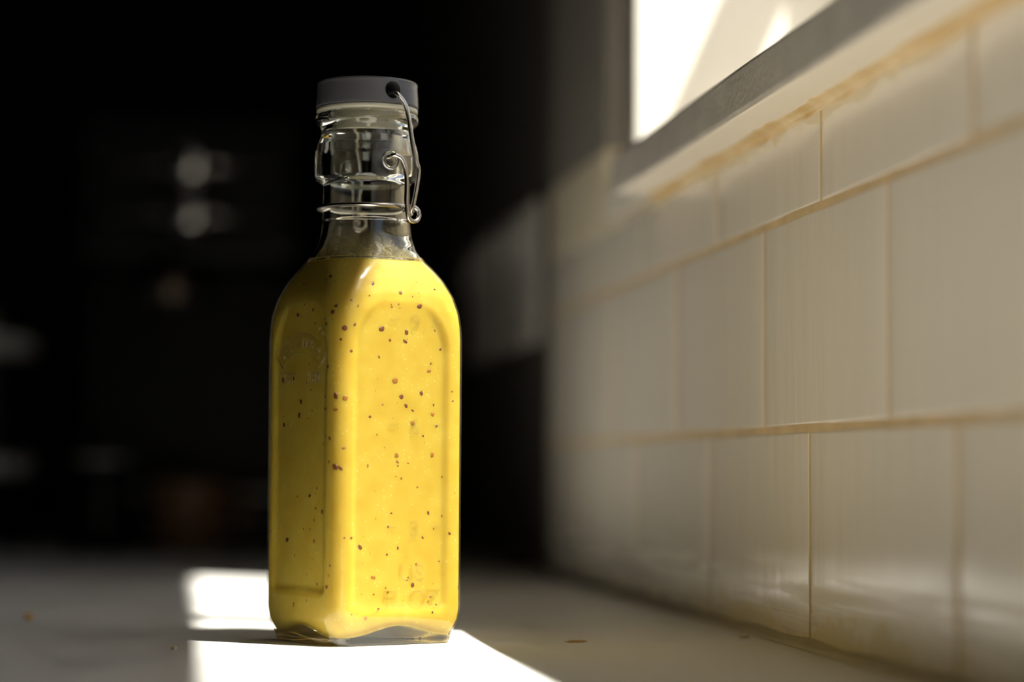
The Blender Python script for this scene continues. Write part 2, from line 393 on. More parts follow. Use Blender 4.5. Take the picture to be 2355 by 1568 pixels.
# the window in the opening
win = tag(empty('window_1', (.35, (OY0 + OY1) / 2, OZ0)), 'white framed window with a low transom bar', 'window', kind='structure')
def wpart(name, x0, x1, y0, y1, z0, z1, mt=None, bev=.001):
    o = obj(name, box(nb(), x0, x1, y0, y1, z0, z1, bev, 1), mt or M['frame'], win)
    o.matrix_parent_inverse = Matrix.Translation(-Vector(win.location)); return o
FX0, FX1 = .34, .36
wpart('frame_rail', FX0, FX1, OY0, OY1, OZ0 + .0015, .240)
wpart('frame_rail', FX0, FX1, OY0, OY1, OZ1 - .03, OZ1)
wpart('frame_stile', FX0, FX1, OY1 - .03, OY1, .240, OZ1 - .03)
wpart('frame_stile', FX0, FX1, OY0, OY0 + .03, .240, OZ1 - .03)
wpart('transom_bar', FX0, FX1, OY0 + .03, OY1 - .03, .428, .466)
wpart('pane', .3485, .3525, OY0 + .03, OY1 - .03, .240, .428, M['pane'], 0)
wpart('pane', .3485, .3525, OY0 + .03, OY1 - .03, .466, OZ1 - .03, M['pane'], 0)
wpart('glazing_bar', .340, .3482, .7000, .7240, .466, OZ1 - .03, None, 0)

# ------------------------------------------------------------------ worktop
bm = nb(); box(bm, -.43, W_TILE + .004, -1.3, 2.19, -.04, 0, .002, 2)
tag(obj('worktop', bm, M['worktop']), 'pale grey laminate worktop with a sunlit strip across it', 'worktop')
bm = nb(); box(bm, -.40, W_PLASTER - .001, -1.28, 2.18, -.899, -.0405, .003, 1)
base = tag(empty('base_cabinet', (-.1, .4, -.899)), 'dark cabinet run carrying the grey worktop', 'cabinet')
o = obj('body', bm, M['black_matt'], base); o.matrix_parent_inverse = Matrix.Translation(-Vector(base.location))
for i in range(5):
    y0 = -1.27 + i * .69
    o = obj('door', box(nb(), -.419, -.4005, y0 + .004, y0 + .684, -.80, -.06, .002, 1), M['black_matt'], base)
    o.matrix_parent_inverse = Matrix.Translation(-Vector(base.location))
    hd = obj('handle', tube(nb(), [(-.4185, y0 + .25, -.10), (-.445, y0 + .25, -.10), (-.445, y0 + .44, -.10), (-.4185, y0 + .44, -.10)], .005, 10), M['chrome'], o)

# ------------------------------------------------------------------ the bottle
BX, BY, BROT = .0656, .842, math.radians(25.6)
bottle = tag(empty('swing_top_bottle', (BX, BY, 0), BROT), 'square glass swing-top bottle of yellow mustard dressing in the sunlight', 'bottle')
# outer section: height, half width of the square, corner radius
SEC = [(.0000, .0236, .0062), (.0004, .0241, .0064), (.0012, .0245, .0065), (.0030, .0247, .0065), (.0055, .0256, .0066), (.0085, .0266, .0067), (.0119, .0270, .0066),
       (.1070, .0270, .0066), (.1120, .02685, .0068), (.1168, .0265, .0076), (.1227, .0254, .0092), (.1282, .0235, .0112), (.1322, .0216, .0132), (.1358, .0195, .0152),
       (.1398, .0176, .0165), (.1440, .01635, .0162), (.1505, .0157, .0157), (.1632, .0156, .0156), (.1637, .0160, .0160), (.1644, .0177, .0177), (.1655, .0186, .0186), (.1680, .0187, .0187),
       (.1742, .0187, .0187), (.1775, .0180, .0180), (.1800, .0168, .0168), (.1820, .0162, .0162), (.1838, .0166, .0166), (.1856, .0184, .0184), (.1866, .0186, .0186), (.1880, .0184, .0184), (.1888, .0178, .0178), (.1890, .0165, .0165)]
def smooth_tab(z):
    # gaussian-ish smoothing of the table by averaging
    s = [interp(SEC, z + d) for d in ((-.0008, 0, .0008) if (.1 < z < .1615) else (0,))]
    return tuple(sum(a[i] for a in s) / len(s) for i in range(2))
def rsq(th, H, r):
    c, s = abs(math.cos(th)), abs(math.sin(th))
    if s > c: c, s = s, c
    if H * s / c <= H - r: return H / c
    k = H - r; b = k * (c + s); q = 2 * k * k - r * r
    return b + math.sqrt(max(0, b * b - q))
PANEL_A, PANEL_ZC, PANEL_B, PANEL_Z, PANEL_P = .0200, .1015, .0225, (.0168, .0112), .0259
def panel(x, y, z, inset=0):
    P = PANEL_P - inset
    for ax in (0, 1):
        w, u = (x, y) if ax == 0 else (y, x)
        if abs(w) < abs(u) or abs(w) <= P: continue
        if z > PANEL_ZC: sd = PANEL_A * (1 - math.sqrt((u / PANEL_A) ** 2 + ((z - PANEL_ZC) / PANEL_B) ** 2))
        else:
            a, b = PANEL_A - abs(u), z - PANEL_Z[ax]; R = .004
            sd = min(a, b) if (a > R or b > R) else R - math.hypot(R - a, R - b)
        t = sstep(0, .0032, sd)
        w2 = w + (math.copysign(P, w) - w) * t
        return (w2, y) if ax == 0 else (x, w2)
    return x, y
NA = 384
CS = [(2 * math.pi * (i + .5) / NA) for i in range(NA)]
def ring_pts(z, inset=0, with_panel=True):
    H, r = smooth_tab(z); H -= inset; r = max(r - inset, .001); out = []
    for th in CS:
        R = rsq(th, H, r); x, y = R * math.cos(th), R * math.sin(th)
        if with_panel and .0105 < z < .13: x, y = panel(x, y, z, inset)
        out.append((x, y, z))
    return out
LEVEL = .1352
def wave(th): return .0050 - .0020 * math.cos(4 * (th - math.pi / 4))      # lower in the corners
# outer glass, then the lip, then the inside of the neck down to the dressing
zs = [0, .0002, .0004, .0008, .0012, .002, .003, .004, .005, .006, .007, .008, .009, .010, .011, .012]
zs += [.012 + .001 * i for i in range(1, 4)] + [.0155 + .0004 * i for i in range(12)] + [.021 + .0025 * i for i in range(31)]
zs += [.0988 + .0005 * i for i in range(128)]
zs += [.1630 + .0003 * i for i in range(88)]
zs = [z for z in sorted(set(round(z, 6) for z in zs)) if z <= .1890]
bm = nb(); rings = []
for z in zs: rings.append([bm.verts.new(p) for p in ring_pts(z)])
def bridge(a, b):
    for i in range(NA): bm.faces.new((a[i], a[(i + 1) % NA], b[(i + 1) % NA], b[i]))
# punt underneath
c0 = None; prev = rings[0]
for s, zz in ((.92, .0001), (.86, .0007), (.6, .0016), (.25, .0022)):
    H, r = smooth_tab(0); cur = [bm.verts.new((v.co.x * s, v.co.y * s, zz)) for v in rings[0]]
    for i in range(NA): bm.faces.new((prev[(i + 1) % NA], prev[i], cur[i], cur[(i + 1) % NA]))
    prev = cur
c0 = bm.verts.new((0, 0, .0023))
for i in range(NA): bm.faces.new((prev[(i + 1) % NA], prev[i], c0))
for a, b in zip(rings[:-1], rings[1:]): bridge(a, b)
def wall_t(z): return .0024 if z > .139 else .0016
inner = [.1890, .1887, .1880, .1868, .185] + [.1845 - .0006 * i for i in range(82)]
inner = [z for z in inner if z >= LEVEL - .0004]
prev = rings[-1]
for j, z in enumerate(inner):
    rin = .0131 if z > .16 else .0131 + (0 if z > .152 else 0)
    pts = []
    for th in CS:
        H, r = smooth_tab(z)
        if z > .150: R = .01315 + (.0006 if j == 0 else 0)
        else:
            Ro = rsq(th, H, r) - .0024; R = max(.01315, Ro) if Ro < .0137 else Ro
        pts.append((R * math.cos(th), R * math.sin(th), z if j else .18885))
    cur = [bm.verts.new(p) for p in pts]; bridge(prev, cur); prev = cur
for f in bm.faces:
    c = f.calc_center_median(); th = math.atan2(c.y, c.x)
    f.material_index = 0 if (wave(th) + .0004 < c.z < LEVEL + .0006 and f.normal.dot(Vector((c.x, c.y, 0))) > -1) else 1
    if c.z > LEVEL - .001 and math.hypot(c.x, c.y) < rsq(th, *smooth_tab(c.z)) - .0012: f.material_index = 1
glass = obj('glass_body', bm, [M['thin'], M['glass']], bottle, smooth=True)
glass['label'] = 'clear moulded glass with arched panels on its sides'

# the dressing
bm = nb(); rings = []
NV = 230
def liq_inset(z): return .0006 + .0003 * sstep(.124, .1350, z)
vl = [0, .004, .01, .018, .028, .04, .055, .07, .085, .10] + [.10 + .9 * i / NV for i in range(1, NV + 1)]
for v in vl:
    row = []
    for th in CS:
        zb = wave(th); z = zb + (LEVEL - zb) * v
        H, r = smooth_tab(z); ins = liq_inset(z); H -= ins; r = max(.001, r - ins)
        R = rsq(th, H, r) * (1 - .022 * (1 - min(1, v / .03)) ** 2)
        x, y = R * math.cos(th), R * math.sin(th)
        if .0105 < z < .13: x, y = panel(x, y, z, ins)
        row.append(bm.verts.new((x, y, z)))
    rings.append(row)
for a, b in zip(rings[:-1], rings[1:]): bridge(a, b)
def cap_rows(row, steps, flip):
    prev = row
    for s, dz in steps[:-1]:
        cur = [bm.verts.new((v.co.x * s, v.co.y * s, v.co.z + (dz - v.co.z) * (1 - s))) for v in row]
        for i in range(NA):
            q = (prev[i], prev[(i + 1) % NA], cur[(i + 1) % NA], cur[i]); bm.faces.new(q[::-1] if flip else q)
        prev = cur
    c = bm.verts.new((0, 0, steps[-1][1]))
    for i in range(NA):
        q = (prev[i], prev[(i + 1) % NA], c); bm.faces.new(q[::-1] if flip else q)
cap_rows(rings[0], [(.9, .010), (.7, .010), (.4, .0105), (0, .0108)], True)
cap_rows(rings[-1], [(.97, LEVEL - .001), (.7, LEVEL - .0006), (0, LEVEL - .0006)], False)
dressing = obj('dressing', bm, M['dressing'], bottle, smooth=True); dressing['label'] = 'opaque yellow mustard dressing with brown flecks'

# film on the inside of the neck
bm = nb(); prev = None
for z in [LEVEL - .0003 + .0004 * i for i in range(32)]:
    cur = []
    for th in CS[::2]:
        H, r = smooth_tab(z); Ro = rsq(th, H, r) - .00255; R = min(max(.0129, Ro), Ro if Ro > .0135 else .01300)
        lim = .0022 * noise.noise(Vector((math.cos(th) * 2, math.sin(th) * 2, 5)))
        cur.append(bm.verts.new((R * math.cos(th), R * math.sin(th), z)))
    if prev:
        n = len(cur)
        for i in range(n): bm.faces.new((prev[i], prev[(i + 1) % n], cur[(i + 1) % n], cur[i]))
    prev = cur
obj('oily_film', bm, M['film'], bottle, smooth=True)

# flecks seated in the surface of the dressing: local position, outward direction, size
FLECKS = [(0.00739,-0.02530,0.11860,-0.00,-1.00,-0.00,0.00077,0), (-0.00798,-0.02530,0.11003,0.00,-1.00,0.00,0.00085,0), (0.00211,-0.02530,0.10919,-0.00,-1.00,-0.00,0.00070,0), (0.00161,-0.02530,0.10596,0.00,-1.00,-0.00,0.00070,0),
           (-0.00460,-0.02530,0.10620,0.00,-1.00,0.00,0.00039,0), (-0.00013,-0.02465,0.12306,0.00,-0.96,0.28,0.00047,0), (0.00470,-0.02495,0.12188,0.00,-0.98,0.20,0.00023,0), (0.01618,-0.02530,0.10370,0.00,-1.00,-0.00,0.00039,0),
           (-0.00893,-0.02530,0.10013,0.00,-1.00,-0.00,0.00039,0), (0.01155,-0.02530,0.09586,0.00,-1.00,-0.00,0.00062,1), (-0.00234,-0.02530,0.09197,0.00,-1.00,-0.00,0.00085,1), (0.00839,-0.02530,0.08796,0.00,-1.00,-0.00,0.00062,0),
           (0.00020,-0.02530,0.08655,-0.00,-1.00,-0.00,0.00062,0), (0.00218,-0.02530,0.08339,0.00,-1.00,-0.00,0.00062,0), (0.00487,-0.02530,0.08177,0.00,-1.00,-0.00,0.00047,0), (-0.01239,-0.02530,0.07933,0.00,-1.00,-0.00,0.00039,0),
           (0.01313,-0.02530,0.08054,0.00,-1.00,-0.00,0.00054,1), (0.00491,-0.02530,0.07734,-0.00,-1.00,-0.00,0.00062,1), (0.01479,-0.02530,0.07642,-0.00,-1.00,-0.00,0.00039,0), (-0.00155,-0.02530,0.06601,0.00,-1.00,-0.00,0.00062,1),
           (0.01308,-0.02530,0.06628,-0.00,-1.00,-0.00,0.00070,1), (-0.00118,-0.02530,0.06374,0.00,-1.00,-0.00,0.00054,1), (-0.01308,-0.02530,0.06230,0.00,-1.00,-0.00,0.00047,1), (0.00047,-0.02530,0.05798,-0.00,-1.00,-0.00,0.00039,1),
           (0.01747,-0.02531,0.05849,-0.10,-0.99,0.00,0.00070,0), (0.01164,-0.02530,0.04594,-0.00,-1.00,-0.00,0.00054,0), (0.01758,-0.02533,0.04469,-0.10,-0.99,0.00,0.00077,0), (0.01958,-0.02627,0.03872,-0.35,-0.94,-0.00,0.00062,0),
           (-0.01590,-0.02530,0.03426,0.00,-1.00,-0.00,0.00070,0), (-0.00071,-0.02530,0.03376,0.00,-1.00,-0.00,0.00047,0), (0.00939,-0.02530,0.03727,0.00,-1.00,-0.00,0.00039,0), (-0.01059,-0.02530,0.02369,0.00,-1.00,-0.00,0.00070,1),
           (0.00544,-0.02530,0.02079,0.00,-1.00,-0.00,0.00062,0), (-0.01384,-0.02607,0.00946,0.02,-0.97,-0.23,0.00070,1), (0.01724,-0.02524,0.00695,-0.02,-0.88,-0.47,0.00070,1), (-0.00886,-0.02502,0.00730,0.07,-0.84,-0.53,0.00031,0),
           (0.01222,-0.02625,0.01658,0.05,-0.97,0.25,0.00031,0), (-0.00549,-0.02530,0.01998,0.00,-1.00,-0.00,0.00023,0), (-0.00508,-0.02530,0.03156,0.00,-1.00,-0.00,0.00031,0), (-0.02530,0.00405,0.11570,-1.00,-0.00,-0.00,0.00070,0),
           (-0.02530,-0.00710,0.11696,-1.00,0.00,-0.00,0.00047,0), (-0.02608,-0.01672,0.11292,-0.98,0.14,-0.12,0.00054,0), (-0.02626,-0.01832,0.11133,-1.00,0.03,0.04,0.00062,0), (-0.02530,-0.00878,0.11213,-1.00,0.00,-0.00,0.00047,0),
           (-0.02297,-0.02566,0.10975,-0.48,-0.87,0.05,0.00070,0), (-0.02071,-0.02639,0.10183,-0.09,-1.00,-0.00,0.00039,0), (-0.01937,-0.02628,0.11106,-0.00,-1.00,0.04,0.00047,0), (-0.01069,-0.02364,0.12597,0.00,-0.94,0.34,0.00062,0),
           (-0.02243,-0.01421,0.12843,-0.83,-0.20,0.52,0.00070,0), (-0.02307,-0.01196,0.12748,-0.93,0.00,0.36,0.00047,0), (-0.02465,-0.02239,0.11752,-0.81,-0.51,0.29,0.00047,0), (-0.01775,-0.02574,0.11764,0.00,-0.99,0.16,0.00047,1),
           (-0.02556,-0.02161,0.11541,-0.92,-0.36,0.14,0.00062,0), (-0.02541,0.01805,0.09354,-0.88,-0.47,0.00,0.00070,0), (-0.02530,0.01461,0.09282,-1.00,0.00,0.00,0.00070,0), (-0.02530,0.00677,0.09321,-1.00,-0.00,-0.00,0.00054,0),
           (-0.02640,-0.02010,0.09646,-1.00,0.00,0.00,0.00054,0), (-0.02530,-0.02386,0.08632,-0.83,-0.56,-0.00,0.00085,0), (-0.02269,-0.02594,0.08558,-0.39,-0.92,0.00,0.00070,1), (-0.02530,-0.01650,0.08619,-1.00,0.00,0.00,0.00039,0),
           (-0.02530,-0.01659,0.08196,-1.00,0.00,0.00,0.00062,0), (-0.02527,-0.02390,0.08168,-0.83,-0.56,-0.00,0.00077,1), (-0.02530,0.00110,0.08474,-1.00,0.00,0.00,0.00062,0), (-0.02530,0.00228,0.08000,-1.00,0.00,0.00,0.00070,0),
           (-0.02530,0.01357,0.07676,-1.00,-0.00,-0.00,0.00062,0), (-0.02582,0.01876,0.07182,-0.83,-0.55,-0.00,0.00062,0), (-0.02627,-0.02161,0.07165,-0.98,-0.19,0.00,0.00062,0), (-0.02524,-0.02394,0.06193,-0.83,-0.56,0.00,0.00085,0),
           (-0.02392,-0.02525,0.06149,-0.56,-0.83,-0.00,0.00070,0), (-0.02530,-0.00598,0.05171,-1.00,0.00,-0.00,0.00062,0), (-0.02295,-0.02583,0.06837,-0.39,-0.92,0.00,0.00047,1), (-0.02530,-0.00931,0.04327,-1.00,0.00,-0.00,0.00039,0),
           (-0.02530,0.01033,0.03592,-1.00,0.00,0.00,0.00077,0), (-0.02530,-0.00947,0.03602,-1.00,0.00,0.00,0.00054,1), (-0.02599,0.01901,0.02653,-0.83,-0.55,0.00,0.00047,0), (-0.02605,-0.02242,0.02791,-0.96,-0.29,-0.00,0.00031,0),
           (-0.02639,-0.02073,0.02055,-1.00,-0.09,0.00,0.00047,0), (-0.02530,-0.01197,0.02119,-1.00,0.00,0.00,0.00039,0), (-0.02590,-0.00085,0.01798,-0.95,0.01,0.31,0.00039,0), (-0.02254,-0.02600,0.03750,-0.39,-0.92,-0.00,0.00031,0),
           (-0.02001,-0.02640,0.03748,0.00,-1.00,0.00,0.00039,0), (-0.02530,-0.01516,0.04625,-1.00,0.00,0.00,0.00062,1), (-0.02530,-0.00655,0.04003,-1.00,0.00,-0.00,0.00031,0), (-0.02633,-0.02128,0.06357,-0.98,-0.19,0.00,0.00047,0),
           (-0.02535,0.00789,0.01895,-0.99,-0.05,0.11,0.00054,1), (-0.02010,-0.02499,0.11954,-0.28,-0.91,0.29,0.00039,0), (-0.02530,-0.00070,0.11915,-1.00,0.00,-0.00,0.00039,0), (-0.02536,-0.01097,0.11781,-0.99,0.13,-0.10,0.00039,0),
           (0.01448,-0.02640,0.01379,-0.00,-1.00,-0.00,0.00031,0), (-0.00419,-0.02530,0.11871,0.00,-1.00,0.00,0.00023,0), (0.01377,-0.02530,0.11024,-0.00,-1.00,-0.00,0.00031,0), (-0.00903,-0.02640,0.01292,0.00,-1.00,-0.00,0.00031,0),
           (-0.00736,-0.02530,0.08366,0.00,-1.00,-0.00,0.00031,1), (0.02053,-0.02640,0.08882,-0.00,-1.00,0.00,0.00031,1), (0.00708,-0.02530,0.05495,-0.00,-1.00,-0.00,0.00031,1), (-0.00347,-0.02530,0.04587,0.00,-1.00,-0.00,0.00031,0),
           (0.01629,-0.02530,0.02894,0.00,-1.00,-0.00,0.00031,1)]
def fleck_mesh(bm, p, nrm, size, rs, flat=.45):
    nrm = Vector(nrm).normalized(); t = nrm.orthogonal().normalized(); s = nrm.cross(t); a = rs.uniform(0, 6.28)
    t, s = t * math.cos(a) + s * math.sin(a), s * math.cos(a) - t * math.sin(a)
    e = rs.uniform(.5, 1.0); b2 = bmesh.new(); bmesh.ops.create_icosphere(b2, subdivisions=2, radius=1.0)
    sd = rs.uniform(0, 50)
    for v in b2.verts:
        k = 1 + .28 * noise.noise(v.co * 1.7 + Vector((sd, sd, 0)))
        v.co = Vector(p) + (t * v.co.x * size * k + s * v.co.y * size * e * k + nrm * v.co.z * size * flat)
    merge(bm, b2)
rs = random.Random(11)
bmA, bmB = nb(), nb()
for (x, y, z, nx, ny, nz, size, pale) in FLECKS:
    fleck_mesh(bmB if pale else bmA, (x, y, z), (nx, ny, nz), size * 1.42, rs, .10 if not pale else .06)
for i in range(260):
    th = rs.uniform(0, 2 * math.pi); z = rs.uniform(.010, .130)
    H, r = smooth_tab(z); ins = liq_inset(z); R = rsq(th, H - ins, max(.001, r - ins)); x, y = R * math.cos(th), R * math.sin(th)
    if .0105 < z < .13: x, y = panel(x, y, z, ins)
    n = Vector((x, y, 0)); n = Vector((math.copysign(1, x), 0, 0)) if abs(x) > abs(y) + .004 else (Vector((0, math.copysign(1, y), 0)) if abs(y) > abs(x) + .004 else n)
    fleck_mesh(bmA if rs.random() < .55 else bmB, (x, y, z), n, rs.choice((.00018, .00022, .0003, .0004, .0005)), rs, .12)
tag(obj('mustard_flecks', bmA, M['fleck'], dressing, smooth=True), 'dark brown mustard husks', kind='stuff')
tag(obj('mustard_flecks', bmB, M['pale_fleck'], dressing, smooth=True), 'orange mustard bits', kind='stuff')

# relief lettering on two faces (each a part of the bottle)
def text_part(name, s, size, face, u, z, rot=0.0, depth=.00030):
    cu = bpy.data.curves.new(name, 'FONT'); cu.body = s; cu.size = size; cu.align_x = 'CENTER'; cu.align_y = 'CENTER'
    cu.extrude = depth; cu.bevel_depth = .00016; cu.bevel_resolution = 2; cu.resolution_u = 6
    to = bpy.data.objects.new('tmp', cu); COL.objects.link(to)
    dg = bpy.context.evaluated_depsgraph_get(); me = bpy.data.meshes.new_from_object(to.evaluated_get(dg)); me.name = name
    bpy.data.objects.remove(to)
    me.materials.clear(); me.materials.append(M['relief'])
    o = link(bpy.data.objects.new(name, me), bottle)
    base_m = Matrix.Rotation(math.radians(90), 4, 'X') if face == 'front' else Matrix.Rotation(math.radians(-90), 4, 'Z') @ Matrix.Rotation(math.radians(90), 4, 'X')
    loc = Vector((u, -PANEL_P, z)) if face == 'front' else Vector((-PANEL_P, -u, z))
    o.matrix_local = Matrix.Translation(loc) @ base_m @ Matrix.Rotation(rot, 4, 'Z')
    return o
for n_, z_ in (('9', .1125), ('6', .0758), ('3', .0400)):
    text_part('embossed_number', n_, .0080, 'front', .0055, z_)
    for u_ in (-.0033, .0145):
        bm = nb(); box(bm, u_ - .0017, u_ + .0017, -PANEL_P - .0004, -PANEL_P + .0003, z_ + .0004, z_ + .0016, .0003, 3)
        obj('embossed_mark', bm, M['relief'], bottle, smooth=True)
text_part('embossed_lettering', 'US', .0085, 'front', .0047, .0246)
text_part('embossed_lettering', 'FL OZ', .0085, 'front', .0046, .0158)
# arched badge on the other face
def arc(r_, deg, zc, n=30):
    return [(-PANEL_P, -r_ * math.sin(math.radians(-deg + 2 * deg * i / n)), zc + r_ * math.cos(math.radians(-deg + 2 * deg * i / n))) for i in range(n + 1)]
ZC = .0833
bm = nb(); tube(bm, arc(.0255, 46, ZC) + arc(.0188, 45, ZC)[::-1], .00035, 8, closed=True)
badge = obj('embossed_badge', bm, M['relief'], bottle, smooth=True); badge['label'] = 'raised arched badge outline'
for i, ch in enumerate('KILNER'):
    a = math.radians(-33 + i * 13.2)
    text_part('embossed_letter', ch, .0052, 'side', .0221 * math.sin(a), ZC + .0221 * math.cos(a), -a)
text_part('embossed_lettering', 'EST', .0052, 'side', -.0088, .0930)
text_part('embossed_lettering', '1842', .0052, 'side', .0088, .0930)
bm = nb(); tube(bm, [(-PANEL_P, -.0142 + .0016 * math.cos(a * .2618), .1093 + .0016 * math.sin(a * .2618)) for a in range(24)], .00028, 8, closed=True)
obj('embossed_mark', bm, M['relief'], bottle, smooth=True)

# cap, gasket
HZ, HR = .1957, .0031
prof = [(.0150, .1909), (.0178, .1909), (.0183, .1912)] + [(.0184 - .00002 * k, .1916 + .00036 * k) for k in range(21)] + [(.0181, .1996), (.0178, .20005), (.0172, .20035), (.0150, .2005)]
bm = nb(); lathe(bm, prof, 256)
gone = [v for v in bm.verts if math.hypot(v.co.x, v.co.z - HZ) < HR and abs(v.co.y) > .01]
bmesh.ops.delete(bm, geom=gone, context='VERTS')
rim_e = [e for e in bm.edges if e.is_boundary]
for v in set(v for e in rim_e for v in e.verts):
    d = math.hypot(v.co.x, v.co.z - HZ); k = HR / d
    v.co.x *= k; v.co.z = HZ + (v.co.z - HZ) * k; v.co.y = math.copysign(math.sqrt(.0183 ** 2 - v.co.x ** 2), v.co.y)
ext = bmesh.ops.extrude_edge_only(bm, edges=rim_e)
nv = [g for g in ext['geom'] if isinstance(g, bmesh.types.BMVert)]
for v in nv: v.co.y = math.copysign(.0100, v.co.y)
bmesh.ops.holes_fill(bm, edges=[e for e in bm.edges if e.is_boundary], sides=0)
bmesh.ops.recalc_face_normals(bm, faces=bm.faces)
for f in bm.faces: f.smooth = True
for e in bm.edges:
    if len(e.link_faces) == 2 and e.calc_face_angle(0) > math.radians(40): e.smooth = False
cap = obj('cap', bm, M['cap'], bottle); cap['label'] = 'dark grey plastic cap with a round side hole'
bm = nb(); lathe(bm, [(.0125, .1880), (.0128, .1891), (.0178, .1891), (.0182, .1894), (.0182, .1906), (.0178, .19085), (.0120, .19085)], 96)
obj('gasket', bm, M['gasket'], bottle, smooth=True)
# plug of the gasket reaching into the neck
bm = nb(); lathe(bm, [(.0060, .1828), (.0108, .1830), (.0114, .1838), (.0116, .1875), (.0116, .1886), (.0060, .1886)], 64)
obj('gasket_plug', bm, M['gasket'], bottle, smooth=True)

# wire bail
WR = .00082
def wire(name, pts, k=8, closed=False): return obj(name, tube(nb(), spline(pts, k) if not closed else pts, WR, 16, closed), M['steel'], bottle, smooth=True)
ringpts = [(.01735 * math.cos(2 * math.pi * i / 96), .01735 * math.sin(2 * math.pi * i / 96), .1548 + .0002 * math.sin(2 * math.pi * i / 96)) for i in range(96)]
wire('neck_ring', ringpts, closed=True)
for sgn in (-1, 1):
    Y = lambda r_: sgn * r_
    wire('bail_wire', [(-.0004, Y(.0120), .1950), (-.0002, Y(.0185), .1945), (.0004, Y(.0206), .1938), (.0028, Y(.0212), .1910), (.0044, Y(.0212), .1870), (.0060, Y(.0211), .1790),
                       (.0078, Y(.0210), .1715), (.0090, Y(.0210), .1680), (.0090, Y(.0210), .1655), (.0080, Y(.0210), .1595), (.0070, Y(.0208), .1545), (.0068, Y(.0200), .1525), (.0074, Y(.0188), .1516)])
    cx_, cz_, cr_ = .0079, .1518, .0027
    loop = [(cx_ + cr_ * math.cos(a), Y(.0202 - .0002 * i), cz_ + cr_ * math.sin(a)) for i, a in enumerate([math.radians(200 + 30 * q) for q in range(12)])]
    wire('lever_wire', [(-.0012, Y(.0160), .1718), (-.0010, Y(.0190), .1720), (-.0002, Y(.0202), .1722), (.0018, Y(.0206), .1714), (.0034, Y(.0206), .1688), (.0044, Y(.0205), .1650), (.0046, Y(.0204), .1600), (.0046, Y(.0203), .1555)] + loop, 6)
    bm = nb(); tube(bm, [(-.0010 + .0028 * math.cos(2 * math.pi * i / 32), Y(.0186), .1704 + .0028 * math.sin(2 * math.pi * i / 32)) for i in range(32)], .0007, 10, closed=True)
    obj('pivot_ring', bm, M['glass'], bottle, smooth=True)

# ------------------------------------------------------------------ crumbs on the worktop
def lump(name, x, y, sx, sy, sz, mt, seed, rz=0):
    b = nb(); b2 = bmesh.new(); bmesh.ops.create_icosphere(b2, subdivisions=3, radius=1)
    for v in b2.verts:
        k = 1 + .35 * noise.noise(v.co * 1.4 + Vector((seed, 0, 0))); v.co = Vector((v.co.x * sx * k, v.co.y * sy * k, max(0, (v.co.z + .75) * sz * k)))
    merge(b, b2); o = obj(name, b, mt, smooth=True); o.location = (x, y, 0); o.rotation_euler = (0, 0, rz); return o
tag(lump('food_crumb', -.0591, .965, .0019, .0017, .0014, M['crumb'], 3), 'small yellow crumb alone on the shaded worktop at left', 'crumb')
tag(lump('food_crumb', -.0009, .806, .0010, .0010, .0006, M['flake'], 8), 'tiny pale crumb at the edge of the sunlit strip', 'crumb')
tag(lump('wood_splinter', .1408, .829, .0038, .0006, .0005, M['splinter'], 5, .05), 'thin tan splinter lying between the bottle and the tiles', 'splinter')
tag(lump('plaster_flake', .2062, .8467, .0022, .0012, .0007, M['flake'], 9, .3), 'pale flake lying at the foot of the tiles', 'flake')

# ------------------------------------------------------------------ far end of the worktop
def child(o, parent):
    o.parent = parent; o.matrix_parent_inverse = Matrix.Translation(-Vector(parent.location)); return o
cm = tag(empty('coffee_machine', (.005, 1.93, 0)), 'black coffee machine with chrome bars in the dark background', 'appliance')
child(obj('body', box(nb(), -.085, .095, 1.93, 2.10, .0, .335, .012, 3), M['black_gloss'], None), cm)
child(obj('head', box(nb(), -.085, .095, 1.80, 1.94, .215, .335, .012, 3), M['black_gloss'], None), cm)
tr_ = child(obj('drip_tray', box(nb(), -.080, .090, 1.76, 1.94, .0, .040, .006, 2), M['black_gloss'], None), cm)
child(obj('tray_grille', box(nb(), -.070, .080, 1.765, 1.92, .0402, .0435, .001, 1), M['brushed'], None), cm)
for zz in (.2893, .2513):
    b = nb(); tube(b, [(-.060, 1.806, zz), (-.060, 1.782, zz), (.085, 1.782, zz), (.085, 1.806, zz)], .0045, 14)
    child(obj('chrome_bar', b, M['chrome'], None, smooth=True), cm)
    b = nb(); lathe(b, [(.003, 0), (.0090, .0015), (.0135, .005), (.0158, .0095), (.0165, .0150), (.0158, .0205), (.0135, .0250), (.0090, .0285), (.003, .0300)], 40)
    for v in b.verts: v.co = Vector((.0065 + v.co.x, 1.800 - v.co.z, zz + v.co.y))
    child(obj('chrome_knob', b, M['chrome'], None, smooth=True), cm)
b = nb(); lathe(b, [(.024, .190), (.028, .195), (.028, .214), (.024, .2155)], 40, cx=-.006, cy=1.86); child(obj('group_head', b, M['chrome'], None, smooth=True), cm)
b = nb(); tube(b, spline([(-.006, 1.84, .197), (-.006, 1.78, .196), (-.006, 1.72, .190)], 6), .009, 14); child(obj('filter_handle', b, M['black_matt'], None, smooth=True), cm)
b = nb(); lathe(b, [(.004, 0), (.009, .002), (.010, .008), (.006, .012)], 30)
for v in b.verts: v.co = Vector((-.006 + v.co.x, 1.722 - v.co.z, .190 + v.co.y))
child(obj('handle_cap', b, M['bronze'], None, smooth=True), cm)

